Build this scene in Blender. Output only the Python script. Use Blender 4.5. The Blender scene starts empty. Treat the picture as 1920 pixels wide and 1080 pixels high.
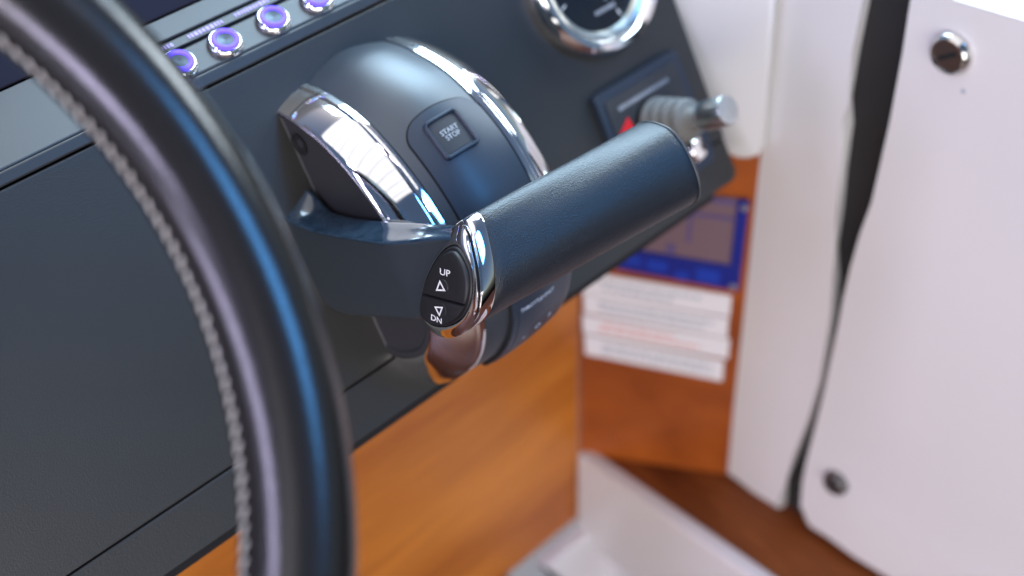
import bpy, bmesh, math, random
from mathutils import Vector, Matrix
R_ = math.radians
random.seed(7)
SC = bpy.context.scene
COL = SC.collection

# ------------------------------------------------------------------ camera
# world axes: X = along the dash to starboard, Y = forward, Z = up
F_PX = 2667.0
CAM = Vector((0.0, 0.0, 1.10))
_x = Vector((3625., -2440., F_PX)).normalized()
_d = Vector((125., 3060., F_PX)); _d = (_d - _x * _x.dot(_d)).normalized()
_z = -_d
_y = _z.cross(_x)
def cam2w(v):
    return Vector((_x.dot(v), _y.dot(v), _z.dot(v)))
c_right = cam2w(Vector((1, 0, 0))); c_up = cam2w(Vector((0, -1, 0))); c_back = cam2w(Vector((0, 0, -1)))
cd = bpy.data.cameras.new('camera'); cam = bpy.data.objects.new('camera', cd); COL.objects.link(cam)
cam.matrix_world = Matrix(((c_right.x, c_up.x, c_back.x, CAM.x), (c_right.y, c_up.y, c_back.y, CAM.y),
                           (c_right.z, c_up.z, c_back.z, CAM.z), (0, 0, 0, 1)))
cd.sensor_width = 36.0; cd.lens = 50.0; cd.clip_start = 0.02; cd.clip_end = 200
cd.dof.use_dof = True; cd.dof.focus_distance = 0.612; cd.dof.aperture_fstop = 4.4; cd.dof.aperture_blades = 0
SC.camera = cam

# ------------------------------------------------------------------ world, sun, lamps
W = bpy.data.worlds.new('World'); SC.world = W; W.use_nodes = True
nt = W.node_tree; nt.nodes.clear()
sky = nt.nodes.new('ShaderNodeTexSky'); sky.sky_type = 'NISHITA'; sky.sun_disc = False
SUN_EL, SUN_AZ = R_(58), R_(30)
sky.sun_elevation = SUN_EL; sky.sun_rotation = SUN_AZ; sky.dust_density = 1.5
bg = nt.nodes.new('ShaderNodeBackground'); bg.inputs[1].default_value = 0.05
wo = nt.nodes.new('ShaderNodeOutputWorld')
nt.links.new(sky.outputs[0], bg.inputs[0]); nt.links.new(bg.outputs[0], wo.inputs[0])

def area(name, loc, target, size, size_y, power, color=(1, 1, 1)):
    l = bpy.data.lights.new(name, 'AREA'); l.shape = 'RECTANGLE'; l.size = size; l.size_y = size_y
    l.energy = power; l.color = color
    o = bpy.data.objects.new(name, l); COL.objects.link(o)
    o.location = loc
    dv = Vector(target) - Vector(loc)
    o.rotation_euler = dv.to_track_quat('-Z', 'Y').to_euler()
    return o
TGT = Vector((0.36, 0.38, 0.78))
def window(name, az, el, dist, w, h, radiance, color):
    """a bright window, opening or added fill lamp seen from the controls at that bearing (from forward, to starboard) and height"""
    a, e = R_(az), R_(el)
    p = TGT + Vector((math.sin(a) * math.cos(e), math.cos(a) * math.cos(e), math.sin(e))) * dist
    return area(name, p, TGT, w, h, radiance * math.pi * w * h, color)
window('windscreen_lamp', 46, 40, 1.5, 1.35, 1.15, 9.5, (.56, .80, 1.0))
window('side_window_lamp', 92, 27, 1.5, .5, .35, 12.0, (.80, .92, 1.0))
window('aft_opening_lamp', 151, 40, 1.5, .34, .60, 11.0, (.10, .42, 1.0))
window('port_aft_window_lamp', -110, 15, 1.5, .14, .42, 22.0, (.74, .68, 1.0))
window('cockpit_fill_lamp', -142, 0, 1.7, 2.0, .9, 3.5, (1.0, .94, .90))  # added warm fill from port aft, brightens the door, cabinet and side panel
window('port_window_lamp', -88, 28, 1.5, .15, 1.1, 15.0, (.74, .68, 1.0))
def battens():
    bm = bmesh.new()
    for i in range(9):
        y = -.46 + .19 * i
        m_ = Matrix.Translation((.05, y, 2.36)) @ Matrix.Diagonal((2.0, .016, .02, 1))
        bmesh.ops.create_cube(bm, size=1, matrix=m_)
    me = bpy.data.meshes.new('ceiling'); bm.to_mesh(me); bm.free()
    o = bpy.data.objects.new('ceiling', me); COL.objects.link(o); o['kind'] = 'structure'
    return o
CEIL = battens()
area('headliner_lamp', (-.05, 0.36, 2.40), (-.05, 0.36, 0), 2.0, 1.9, .88 * math.pi * 2.0 * 1.9, (1.0, .965, .94))
SC.view_settings.view_transform = 'Standard'; SC.view_settings.look = 'None'
SC.view_settings.exposure = 0.60; SC.view_settings.gamma = 1.0

# ------------------------------------------------------------------ frames and unprojection
def px_ray(px, py):
    return cam2w(Vector(((px - 960) / F_PX, (py - 540) / F_PX, 1.0)))
def px_hit(px, py, P, n):
    d = px_ray(px, py); n = Vector(n)
    return CAM + d * ((Vector(P) - CAM).dot(n) / d.dot(n))
TH = R_(60.2)
DV = Vector((0, -math.cos(TH), -math.sin(TH))); NV = Vector((0, -math.sin(TH), math.cos(TH))); XV = Vector((1, 0, 0))
P0 = CAM + px_ray(620, 430) * 0.70
def frame(P, ax, ay, az):
    return Matrix(((ax.x, ay.x, az.x, P.x), (ax.y, ay.y, az.y, P.y), (ax.z, ay.z, az.z, P.z), (0, 0, 0, 1)))
FD = frame(P0, XV, -DV, NV)                      # dash frame: x, up the dash, outwards
def L(x, d, n): return Vector((x, -d, n))        # (x, down the dash, outwards) -> dash frame

# ------------------------------------------------------------------ materials
MATS = {}
def mat(name, col, rough=0.5, metal=0.0, coat=0.0, bump=None, spec=None, noise=None, emit=None, alpha=None, trans=None, grime=None):
    if name in MATS: return MATS[name]
    m = bpy.data.materials.new(name); m.use_nodes = True
    t = m.node_tree; b = t.nodes['Principled BSDF']
    b.inputs['Base Color'].default_value = (*col, 1); b.inputs['Roughness'].default_value = rough
    b.inputs['Metallic'].default_value = metal; b.inputs['Coat Weight'].default_value = coat
    b.inputs['Coat Roughness'].default_value = 0.06
    if spec is not None: b.inputs['Specular IOR Level'].default_value = spec
    if alpha is not None: b.inputs['Alpha'].default_value = alpha
    if trans is not None: b.inputs['Transmission Weight'].default_value = trans
    if emit:
        b.inputs['Emission Color'].default_value = (*emit[0], 1); b.inputs['Emission Strength'].default_value = emit[1]
    tc = t.nodes.new('ShaderNodeTexCoord')
    if bump:   # list of (kind, scale, strength, distance)
        prev = None
        for kind, sc_, st, dist in bump:
            if kind == 'noise':
                n = t.nodes.new('ShaderNodeTexNoise'); n.inputs['Scale'].default_value = sc_; n.inputs['Detail'].default_value = 3; out = n.outputs[0]
            else:
                n = t.nodes.new('ShaderNodeTexVoronoi'); n.inputs['Scale'].default_value = sc_; n.feature = 'F1'; out = n.outputs['Distance']
            t.links.new(tc.outputs['Object'], n.inputs['Vector'])
            bp = t.nodes.new('ShaderNodeBump'); bp.inputs['Strength'].default_value = st; bp.inputs['Distance'].default_value = dist
            t.links.new(out, bp.inputs['Height'])
            if prev: t.links.new(prev.outputs[0], bp.inputs['Normal'])
            prev = bp
        t.links.new(prev.outputs[0], b.inputs['Normal'])
    if noise:  # (scale, amount) soft tone variation
        n = t.nodes.new('ShaderNodeTexNoise'); n.inputs['Scale'].default_value = noise[0]; n.inputs['Detail'].default_value = 5
        t.links.new(tc.outputs['Object'], n.inputs['Vector'])
        mr = t.nodes.new('ShaderNodeMapRange'); mr.inputs[1].default_value = .3; mr.inputs[2].default_value = .7
        mr.inputs[3].default_value = 1 - noise[1]; mr.inputs[4].default_value = 1 + noise[1]
        t.links.new(n.outputs[0], mr.inputs[0])
        mx = t.nodes.new('ShaderNodeVectorMath'); mx.operation = 'SCALE'; mx.inputs[0].default_value = col
        t.links.new(mr.outputs[0], mx.inputs['Scale']); t.links.new(mx.outputs[0], b.inputs['Base Color'])
    if grime:  # (scale, threshold, colour, roughness): smudges and dust specks
        n = t.nodes.new('ShaderNodeTexNoise'); n.inputs['Scale'].default_value = grime[0]; n.inputs['Detail'].default_value = 8
        n.inputs['Roughness'].default_value = .65
        t.links.new(tc.outputs['Object'], n.inputs['Vector'])
        mr = t.nodes.new('ShaderNodeMapRange'); mr.inputs[1].default_value = grime[1]; mr.inputs[2].default_value = grime[1] + .16
        t.links.new(n.outputs[0], mr.inputs[0])
        v = t.nodes.new('ShaderNodeTexVoronoi'); v.inputs['Scale'].default_value = grime[0] * 9
        t.links.new(tc.outputs['Object'], v.inputs['Vector'])
        m2 = t.nodes.new('ShaderNodeMapRange'); m2.inputs[1].default_value = .16; m2.inputs[2].default_value = .08
        t.links.new(v.outputs['Distance'], m2.inputs[0])
        ad = t.nodes.new('ShaderNodeMath'); ad.operation = 'MAXIMUM'
        hm = t.nodes.new('ShaderNodeMath'); hm.operation = 'MULTIPLY'; hm.inputs[1].default_value = .12
        t.links.new(mr.outputs[0], hm.inputs[0]); t.links.new(hm.outputs[0], ad.inputs[0]); 
        m3 = t.nodes.new('ShaderNodeMath'); m3.operation = 'MULTIPLY'; t.links.new(m2.outputs[0], m3.inputs[0]); t.links.new(mr.outputs[0], m3.inputs[1])
        t.links.new(m3.outputs[0], ad.inputs[1])
        mx = t.nodes.new('ShaderNodeMix'); mx.data_type = 'RGBA'
        mx.inputs[6].default_value = (*col, 1); mx.inputs[7].default_value = (*grime[2], 1)
        t.links.new(ad.outputs[0], mx.inputs[0]); t.links.new(mx.outputs[2], b.inputs['Base Color'])
        mq = t.nodes.new('ShaderNodeMapRange'); mq.inputs[3].default_value = rough; mq.inputs[4].default_value = grime[3]
        t.links.new(ad.outputs[0], mq.inputs[0]); t.links.new(mq.outputs[0], b.inputs['Roughness'])
    MATS[name] = m
    return m

def wood(name, c_dark, c_light, scale=(1, 1, 1), rough=.42, rot=(0, 0, 0), contrast=(.25, .75)):
    m = bpy.data.materials.new(name); m.use_nodes = True; t = m.node_tree; b = t.nodes['Principled BSDF']
    tc = t.nodes.new('ShaderNodeTexCoord'); mp = t.nodes.new('ShaderNodeMapping')
    mp.inputs['Scale'].default_value = scale; mp.inputs['Rotation'].default_value = rot
    t.links.new(tc.outputs['Object'], mp.inputs[0])
    n1 = t.nodes.new('ShaderNodeTexNoise'); n1.inputs['Scale'].default_value = 3.2; n1.inputs['Detail'].default_value = 6; n1.inputs['Distortion'].default_value = .5
    n2 = t.nodes.new('ShaderNodeTexNoise'); n2.inputs['Scale'].default_value = 26; n2.inputs['Detail'].default_value = 5
    for n in (n1, n2): t.links.new(mp.outputs[0], n.inputs['Vector'])
    mx = t.nodes.new('ShaderNodeMath'); mx.operation = 'MULTIPLY_ADD'; mx.inputs[1].default_value = .3
    t.links.new(n2.outputs[0], mx.inputs[0]); t.links.new(n1.outputs[0], mx.inputs[2])
    cr = t.nodes.new('ShaderNodeValToRGB'); cr.color_ramp.elements[0].position = contrast[0] + .15; cr.color_ramp.elements[1].position = contrast[1] + .15
    cr.color_ramp.elements[0].color = (*c_dark, 1); cr.color_ramp.elements[1].color = (*c_light, 1)
    t.links.new(mx.outputs[0], cr.inputs[0]); t.links.new(cr.outputs[0], b.inputs['Base Color'])
    b.inputs['Roughness'].default_value = rough
    bp = t.nodes.new('ShaderNodeBump'); bp.inputs['Strength'].default_value = .15; bp.inputs['Distance'].default_value = .0006
    t.links.new(n2.outputs[0], bp.inputs['Height']); t.links.new(bp.outputs[0], b.inputs['Normal'])
    MATS[name] = m
    return m

M_DASH = mat('powder_coated_charcoal', (.0270, .0262, .0240), .43, noise=(14, .06), bump=[('noise', 1100, .28, .0005)])
M_DASH2 = mat('satin_charcoal_trim', (.038, .040, .043), .36, bump=[('noise', 1500, .15, .0003)])
M_GAP = mat('dark_gap', (.004, .004, .005), .8)
M_CHROME = mat('polished_chrome', (.82, .82, .83), .05, 1.0)
M_BAND = mat('polished_chrome_collar', (.80, .79, .80), .07, 1.0, bump=[('noise', 160, .05, .0004)])
M_STEEL = mat('brushed_steel', (.62, .66, .65), .28, 1.0)
M_DOME = mat('satin_dark_plastic', (.020, .029, .040), .44, spec=1.0, bump=[('noise', 2500, .12, .0002)])
M_PANEL = mat('satin_blue_grey_panel', (.022, .033, .052), .40)
M_SIDE = mat('matte_black_plastic', (.027, .027, .030), .55, bump=[('noise', 1800, .2, .0003)])
M_ARM = mat('satin_dark_lacquer', (.018, .026, .034), .30, coat=.25, noise=(20, .12), grime=(160, .60, (.05, .06, .07), .4))
M_ARMTOP = mat('dusty_glossy_lacquer', (.010, .024, .042), .12, coat=.6, grime=(170, .38, (.10, .16, .22), .40))
M_LEATHER = mat('grained_black_leather', (.009, .013, .019), .37, spec=.6, bump=[('voronoi', 1700, .34, .0005), ('noise', 260, .10, .0006)])
M_RIM = mat('smooth_black_rim_leather', (.012, .0105, .010), .21, bump=[('noise', 700, .16, .0005)], spec=.6)
M_STITCH = mat('grey_stitching_thread', (.36, .345, .32), .8)
M_RUBBER = mat('black_button_rubber', (.012, .012, .013), .5, bump=[('noise', 2500, .15, .0002)])
M_WHITE = mat('white_print', (.80, .80, .78), .6)
M_PRINT = mat('pale_blue_print', (.42, .50, .62), .6)
M_LED = mat('blue_light_ring', (.03, .02, .5), .5, emit=((.13, .07, 1.0), 1.3))
M_LED2 = mat('violet_backlit_legend', (.35, .28, .6), .5, emit=((.50, .40, .85), .25))
M_CAP = mat('dark_mirror_button_cap', (.06, .08, .10), .35, .5)
M_SCREEN = mat('dark_display_glass', (.016, .013, .022), .45, spec=.2)
M_DIAL = mat('dark_dial_face', (.006, .008, .012), .25, coat=.4)
M_BOOT = mat('grey_rubber_bellows', (.15, .148, .14), .65)
M_RED = mat('red_print', (.70, .015, .02), .5)
M_GEL = mat('white_gelcoat', (.66, .655, .66), .34, coat=.25, noise=(4, .035), bump=[('noise', 9, .08, .004)])
M_GEL2 = mat('white_gelcoat_liner', (.70, .68, .70), .4)
M_SEAL = mat('black_rubber_seal', (.012, .012, .012), .7, bump=[('noise', 300, .4, .001)])
M_WOOD = wood('varnished_light_wood', (.33, .082, .009), (.60, .200, .026), (1.0, 1, 7), .42, contrast=(.27, .73))
M_WOOD2 = wood('varnished_red_wood', (.17, .030, .003), (.40, .096, .011), (1.2, 1.2, 9), .40, contrast=(.36, .66))
M_TEAK = wood('dark_teak_ledge', (.085, .018, .003), (.27, .080, .018), (9, 1.2, 1), .55, contrast=(.3, .7)); M_TEAK.node_tree.nodes['Principled BSDF'].inputs['Specular IOR Level'].default_value = .25
M_FLOOR = wood('dark_teak_floor', (.05, .012, .004), (.11, .03, .010), (1, 8, 1), .4)
M_LABEL = mat('white_label_paper', (.74, .73, .76), .5)
M_INK = mat('grey_label_ink', (.38, .42, .48), .6)
M_INKRED = mat('red_label_ink', (.72, .38, .36), .6)
M_BLUE = mat('blue_plastic_edge', (.001, .010, .20), .5)
M_BLUE2 = mat('lighter_blue_plastic', (.003, .035, .36), .5)
M_FILM = mat('smoky_violet_film', (.17, .11, .13), .30)
M_FILM2 = mat('violet_film_lines', (.10, .075, .20), .35)
M_LATCHF = mat('dull_latch_face', (.16, .15, .15), .35, .9)
M_BRASSY = mat('worn_chrome_latch', (.66, .65, .63), .16, 1.0)

CEIL.data.materials.append(M_GEL2)

# ------------------------------------------------------------------ object helpers
def tag(o, label=None, cat=None, group=None, kind=None):
    if label: o['label'] = label
    if cat: o['category'] = cat
    if group: o['group'] = group
    if kind: o['kind'] = kind
    return o
def empty(name, M, label=None, cat=None, group=None):
    o = bpy.data.objects.new(name, None); COL.objects.link(o); o.matrix_world = M; o.empty_display_size = .02
    return tag(o, label, cat, group)
def link(name, me, m, parent=None, M=None):
    o = bpy.data.objects.new(name, me); COL.objects.link(o)
    if m is not None and not me.materials: me.materials.append(m)
    if parent is not None:
        o.parent = parent
        if M is not None: o.matrix_local = M
    elif M is not None: o.matrix_world = M
    return o
def finish(bm, name, angle=35):
    me = bpy.data.meshes.new(name)
    bmesh.ops.remove_doubles(bm, verts=bm.verts, dist=1e-7)
    bmesh.ops.recalc_face_normals(bm, faces=bm.faces)
    bm.to_mesh(me); bm.free()
    me.polygons.foreach_set('use_smooth', [True] * len(me.polygons))
    me.set_sharp_from_angle(angle=R_(angle))
    return me
def crisp(me):
    """keep large axis-aligned faces flat: sharpen the edges round them"""
    at_ = me.attributes.get('sharp_edge') or me.attributes.new('sharp_edge', 'BOOLEAN', 'EDGE')
    keys = {tuple(sorted(e.vertices)): e.index for e in me.edges}
    for p in me.polygons:
        if max(abs(c) for c in p.normal) > .9995:
            for k in p.edge_keys: at_.data[keys[tuple(sorted(k))]].value = True
    return me
def catmull(pts, n, closed=False):
    """resample a polyline smoothly, n points evenly by arc length"""
    P = [Vector(p) for p in pts]; m = len(P); out = []
    segs = m if closed else m - 1
    for i in range(segs):
        if closed: a, b, c, d = P[i - 1], P[i], P[(i + 1) % m], P[(i + 2) % m]
        else: a, b, c, d = P[max(i - 1, 0)], P[i], P[i + 1], P[min(i + 2, m - 1)]
        for k in range(24):
            t = k / 24
            out.append(.5 * ((2 * b) + (c - a) * t + (2 * a - 5 * b + 4 * c - d) * t * t + (3 * b - a - 3 * c + d) * t ** 3))
    out.append(P[0].copy() if closed else P[-1].copy())
    ln = [0.0]
    for i in range(1, len(out)): ln.append(ln[-1] + (out[i] - out[i - 1]).length)
    res = []; j = 0; cnt = n if closed else n - 1
    for k in range(n):
        s = ln[-1] * k / cnt
        while j < len(ln) - 2 and ln[j + 1] < s: j += 1
        w = (s - ln[j]) / max(ln[j + 1] - ln[j], 1e-12)
        res.append(out[j].lerp(out[j + 1], min(max(w, 0), 1)))
    return res
def loft(rings, closed=True, cap0=False, cap1=False, name='mesh', angle=35):
    bm = bmesh.new(); V = [[bm.verts.new(p) for p in r] for r in rings]
    n = len(rings[0])
    for a, b in zip(V, V[1:]):
        for i in range(n if closed else n - 1):
            j = (i + 1) % n
            try: bm.faces.new((a[i], a[j], b[j], b[i]))
            except ValueError: pass
    if cap0: bm.faces.new(V[0])
    if cap1: bm.faces.new(V[-1][::-1])
    return finish(bm, name, angle)
def prism(outline, z0, z1, bevel=0, name='mesh', seg=3, angle=35):
    bm = bmesh.new()
    a = [bm.verts.new((p[0], p[1], z0)) for p in outline]; b = [bm.verts.new((p[0], p[1], z1)) for p in outline]
    n = len(a)
    bm.faces.new(a[::-1]); top = bm.faces.new(b)
    for i in range(n): bm.faces.new((a[i], a[(i + 1) % n], b[(i + 1) % n], b[i]))
    if bevel: bmesh.ops.bevel(bm, geom=list(top.edges), offset=bevel, segments=seg, affect='EDGES', profile=.5)
    return crisp(finish(bm, name, angle))
def box(x0, x1, y0, y1, z0, z1, bevel=0, name='mesh', seg=2):
    bm = bmesh.new(); bmesh.ops.create_cube(bm, size=1)
    for v in bm.verts: v.co = Vector(((x0 + x1) / 2 + v.co.x * (x1 - x0), (y0 + y1) / 2 + v.co.y * (y1 - y0), (z0 + z1) / 2 + v.co.z * (z1 - z0)))
    if bevel: bmesh.ops.bevel(bm, geom=list(bm.edges), offset=bevel, segments=seg, affect='EDGES', profile=.5)
    return crisp(finish(bm, name, 50))
def lathe(prof, n=48, name='mesh', angle=35):
    """prof: (r, z) pairs; closes at r=0"""
    rings = []
    for r, z in prof:
        r = max(r, 1e-6)
        rings.append([Vector((r * math.cos(2 * math.pi * i / n), r * math.sin(2 * math.pi * i / n), z)) for i in range(n)])
    return loft(rings, True, False, False, name, angle)
def rrect(x0, x1, y0, y1, r, k=6):
    o = []
    for cx, cy, a0 in ((x1 - r, y1 - r, 0), (x0 + r, y1 - r, 90), (x0 + r, y0 + r, 180), (x1 - r, y0 + r, 270)):
        for i in range(k + 1):
            a = R_(a0 + 90 * i / k); o.append((cx + r * math.cos(a), cy + r * math.sin(a)))
    return o
def text_mesh(body, size, fn=None, sx=1.0, rot=0, spacing=1.0, bold=0.0, name='lettering'):
    cu = bpy.data.curves.new(name, 'FONT'); cu.body = body; cu.size = size; cu.align_x = 'CENTER'; cu.align_y = 'CENTER'
    cu.space_character = spacing; cu.resolution_u = 3; cu.offset = bold; cu.space_line = .9
    to = bpy.data.objects.new('tmp_text', cu); COL.objects.link(to)
    dg = bpy.context.evaluated_depsgraph_get(); dg.update()
    me = bpy.data.meshes.new_from_object(to.evaluated_get(dg))
    bpy.data.objects.remove(to); me.name = name
    c, s = math.cos(rot), math.sin(rot)
    for v in me.vertices:
        x, y = v.co.x * sx, v.co.y; x, y = c * x - s * y, s * x + c * y
        v.co = fn(x, y) if fn else Vector((x, y, 0))
    me.materials.clear()
    return me
T = lambda x, y, z: Matrix.Translation((x, y, z))

# ================================================================== SETTING
K = 1.22
def K_(x, y, z): return Vector((x * K, y * K, CAM.z + z * K))
ZL, ZF, ZFL, ZC = -.6904, -.7725, -.90, -.7545          # ledge, coaming fold and cabin floor (before K)
c0 = Vector((.4632, .4300)); c1 = Vector((.5146, .3495)); XW = .515
# floor
fl = link('floor', box(-1.2, 1.6, -1.2, 1.4, -.03, CAM.z + ZFL * K, name='floor'), M_FLOOR); tag(fl, kind='structure')
# teak side ledge
_e = px_hit(1412, 1080, (0, 0, CAM.z + ZL * K), (0, 0, 1)) / K
rd = (Vector((_e.x, _e.y)) - c0).normalized()
e1 = c0 + rd * .42
outl = [(c0.x * K, c0.y * K + .002), (e1.x * K, e1.y * K), (.62 * K, e1.y * K), (.62 * K, c0.y * K + .002)]
lg = link('side_ledge', prism([(x, y) for x, y in outl], CAM.z + ZL * K - .02, CAM.z + ZL * K, .0, 'side_ledge'), M_TEAK); tag(lg, kind='structure')
# white coaming below the ledge
co = empty('step_coaming', T(c0.x * K, c0.y * K, CAM.z + ZL * K), 'white moulded coaming with a sharp top edge between the brown ledge and the cabin floor', 'coaming')
def wall_strip(p, q, z0, z1, th, inset=0, bevel=.004):
    p = Vector((p[0], p[1])); q = Vector((q[0], q[1])); t = (q - p).normalized(); nrm = Vector((-t.y, t.x))
    m = Matrix(((t.x, nrm.x, 0, p.x), (t.y, nrm.y, 0, p.y), (0, 0, 1, 0), (0, 0, 0, 1)))
    return m, (0, (q - p).length, inset, inset + th, z0, z1, bevel)
def add_strip(name, p, q, z0, z1, th, mt, parent, inset=0, bevel=.004):
    m, a = wall_strip(p, q, z0, z1, th, inset, bevel)
    o = link(name, box(*a, name=name), mt)
    if parent is not None:
        o.parent = parent; o.matrix_parent_inverse = parent.matrix_world.inverted()
    o.matrix_world = m
    return o
pk0 = (c0.x * K, c0.y * K - .001); pk1 = (e1.x * K, e1.y * K)
zt = CAM.z + ZL * K
add_strip('upper_face', pk0, pk1, CAM.z + ZF * K, zt + .003, .014, M_GEL, co, -.004, .003)
add_strip('lower_face', pk0, pk1, CAM.z + ZFL * K, CAM.z + ZF * K - .002, .012, M_GEL2, co, .022, .003)
# white plate under the cabinet front
xa, xb = .4185 * K, c0.x * K + .0235
pl = [(xa, CAM.z + ZC * K - .004), (xb, CAM.z + ZC * K - .004), (xb, CAM.z + ZFL * K), (xa + .10, CAM.z + ZFL * K)]
me = prism([(x, z) for x, z in pl], 0, .012, .002, 'base_plate')
bp_ = link('base_plate', me, M_GEL2); bp_.parent = co; bp_.matrix_parent_inverse = co.matrix_world.inverted()
bp_.matrix_world = Matrix(((1, 0, 0, 0), (0, 0, -1, c0.y * K - .003), (0, 1, 0, 0), (0, 0, 0, 1)))

# ---- wooden cabinet front
cb = empty('helm_cabinet', T(.3, c0.y * K, CAM.z + ZF * K), 'light orange varnished cabinet front below the dark dashboard', 'cabinet')
def child_world(name, me, mt, parent, M=None):
    o = link(name, me, mt); o.parent = parent; o.matrix_parent_inverse = parent.matrix_world.inverted()
    o.matrix_world = M if M is not None else Matrix.Identity(4)
    return o
child_world('front_panel', box(-.45, c0.x * K, c0.y * K, c0.y * K + .02, CAM.z + ZC * K, CAM.z - .45, .0015, 'front_panel'), M_WOOD, cb)
child_world('toe_board', box(-.45, xa, c0.y * K + .03, c0.y * K + .05, CAM.z + ZFL * K, CAM.z + ZC * K - .001, .001, 'toe_board'), M_FLOOR, cb)

# ---- angled wood panel with stickers
def fr_panel(k=K, off=0):
    A = Vector((c0.x * k, c0.y * k, 0)); t = Vector((c1.x - c0.x, c1.y - c0.y, 0)).normalized()
    n = Vector((-.84284, -.53816, 0)); n = n if n.dot(t.cross(Vector((0, 0, 1)))) > 0 else n
    return A + n * off, t, Vector((0, 0, 1)), n
A, tS, uS, nS = fr_panel()
FP = Matrix(((tS.x, 0, nS.x, A.x), (tS.y, 0, nS.y, A.y), (0, 1, 0, CAM.z), (0, 0, 0, 1)))   # x along, y up, z towards camera
sp = link('side_panel', box(0, .0955 * K + .02, ZL * K, -.42, -.018, 0, .001, 'side_panel'), M_WOOD2, None, FP)
tag(sp, 'reddish varnished wood panel carrying the white and blue stickers beside the white post', 'panel')
def on_panel(px, py, off=0.0):
    w = px_hit(px, py, A + nS * off, nS); l = FP.inverted() @ w
    return (l.x, l.y)
# three white labels with print
W_ROWS = []
for k_, (a0, a1, b0, b1, xl, xr) in enumerate(((505, 545, 553, 592, 1088, 1372), (547, 584, 595, 632, 1094, 1367), (587, 622, 635, 671, 1092, 1369), (625, 662, 675, 713, 1096, 1358))):
    W_ROWS.append(((xl, a0), (xr, b0), (xr - 3, b1), (xl + 2, a1)))
NAMES = ['white warning label with grey print, topmost of the strips directly below the blue card',
         'white label with grey print, second strip down, above the one with pinkish red print',
         'white label with pinkish red print in the stack of strips on the wood panel',
         'white label with grey print, lowest strip of the stack on the wood panel']
for ri, (row, nm) in enumerate(zip(W_ROWS, NAMES)):
    pts = [on_panel(*p) for p in row]
    cxm = sum(p[0] for p in pts) / 4; cym = sum(p[1] for p in pts) / 4
    e = empty('warning_label', FP @ T(cxm, cym, .0004), nm, 'label', 'white labels stuck on the wood panel')
    lp = [(x - cxm, y - cym) for x, y in pts][::-1]
    link('sheet', prism(lp, 0, .0012, .0003, 'sheet'), M_LABEL, e)
    bm = bmesh.new()
    w = min(pts[1][0], pts[2][0]) - max(pts[0][0], pts[3][0]); sl = (pts[1][1] - pts[0][1]) / (pts[1][0] - pts[0][0]); hh = abs(pts[3][1] - pts[0][1])
    for li in range(2):
        yy = hh * (.16 - li * .32); x = -w * .40 + random.random() * w * .06
        end = w * ((.30, .12), (.40, .34), (.12, .30), (.42, .42))[ri][li]
        while x < end:
            lw = random.uniform(.003, .009); x2 = min(x + lw, end)
            v = [bm.verts.new((a, yy + b + sl * a, .0013)) for a, b in ((x, -.0014), (x2, -.0014), (x2, .0014), (x, .0014))]
            bm.faces.new(v); x = x2 + .0016
    o = link('print', finish(bm, 'print'), M_INKRED if ri == 2 else M_INK, e)
# blue bordered card
pB = {k: on_panel(*v, .001) for k, v in dict(bl=(1150, 497), br=(1386, 541), tr=(1406, 372), tl=(1168, 345)).items()}
cx_, cy_ = (sum(p[i] for p in pB.values()) / 4 for i in (0, 1))
card = empty('chart_card', FP @ T(cx_, cy_, .0006), 'smoky see-through card with a bright blue border on the wood panel above the white labels', 'card')
def bil(u, v):
    b = Vector(pB['bl']).lerp(Vector(pB['br']), u); t = Vector(pB['tl']).lerp(Vector(pB['tr']), u); r = b.lerp(t, v)
    return (r.x - cx_, r.y - cy_)
def quad(u0, u1, v0, v1): return [bil(u0, v0), bil(u1, v0), bil(u1, v1), bil(u0, v1)]
link('film', prism(quad(.0, .99, .01, .99), 0, .002, .0003, 'film'), M_FILM, card)
link('lower_border', prism(quad(0, 1, 0, .27), .0022, .004, .0004, 'lower_border'), M_BLUE, card)
link('side_border', prism(quad(.91, 1, .275, 1), .0022, .004, .0004, 'side_border'), M_BLUE, card)
for u0, u1, v0, v1 in ((.05, .22, .10, .2), (.27, .42, .08, .2), (.66, .84, .05, .2), (.5, .6, .03, .12)):
    link('legend_block', prism(quad(u0, u1, v0, v1), .0042, .0046, 0, 'legend_block'), M_BLUE2, card)
for u0, u1, v0, v1 in ((.55, .58, .45, .8), (.55, .9, .76, .8), (.4, .9, .93, .98), (.4, .47, .29, .40)):
    link('drawn_line', prism(quad(u0, u1, v0, v1), .0022, .0026, 0, 'drawn_line'), M_FILM2, card)
for u, v in ((.965, .93), (.95, .05)):
    x, y = bil(u, v)
    link('screw', lathe([(.0024, 0), (.0024, .0008), (.0014, .0018), (0, .002)], 20, 'screw'), M_STEEL, card, T(x, y, .0042))

# ---- white shell beside the dashboard
kS = 1.20
A2 = Vector((c0.x * kS, c0.y * kS, 0)); FS = Matrix(((tS.x, 0, nS.x, A2.x), (tS.y, 0, nS.y, A2.y), (0, 1, 0, CAM.z), (0, 0, 0, 1)))
def on_shell(px, py):
    l = FS.inverted() @ px_hit(px, py, A2, nS); return (l.x, l.y)
sh = [on_shell(*p) for p in [(1462, -90), (1436, 280), (1420, 292), (1405, 301), (1385, 301), (1350, 288), (1320, 215), (1190, -90)]]
so = link('side_moulding', prism(sh, -.04, 0, .004, 'side_moulding'), M_GEL, None, FS)
tag(so, 'white moulded side panel between the right edge of the dash and the white post', 'panel')

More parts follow.
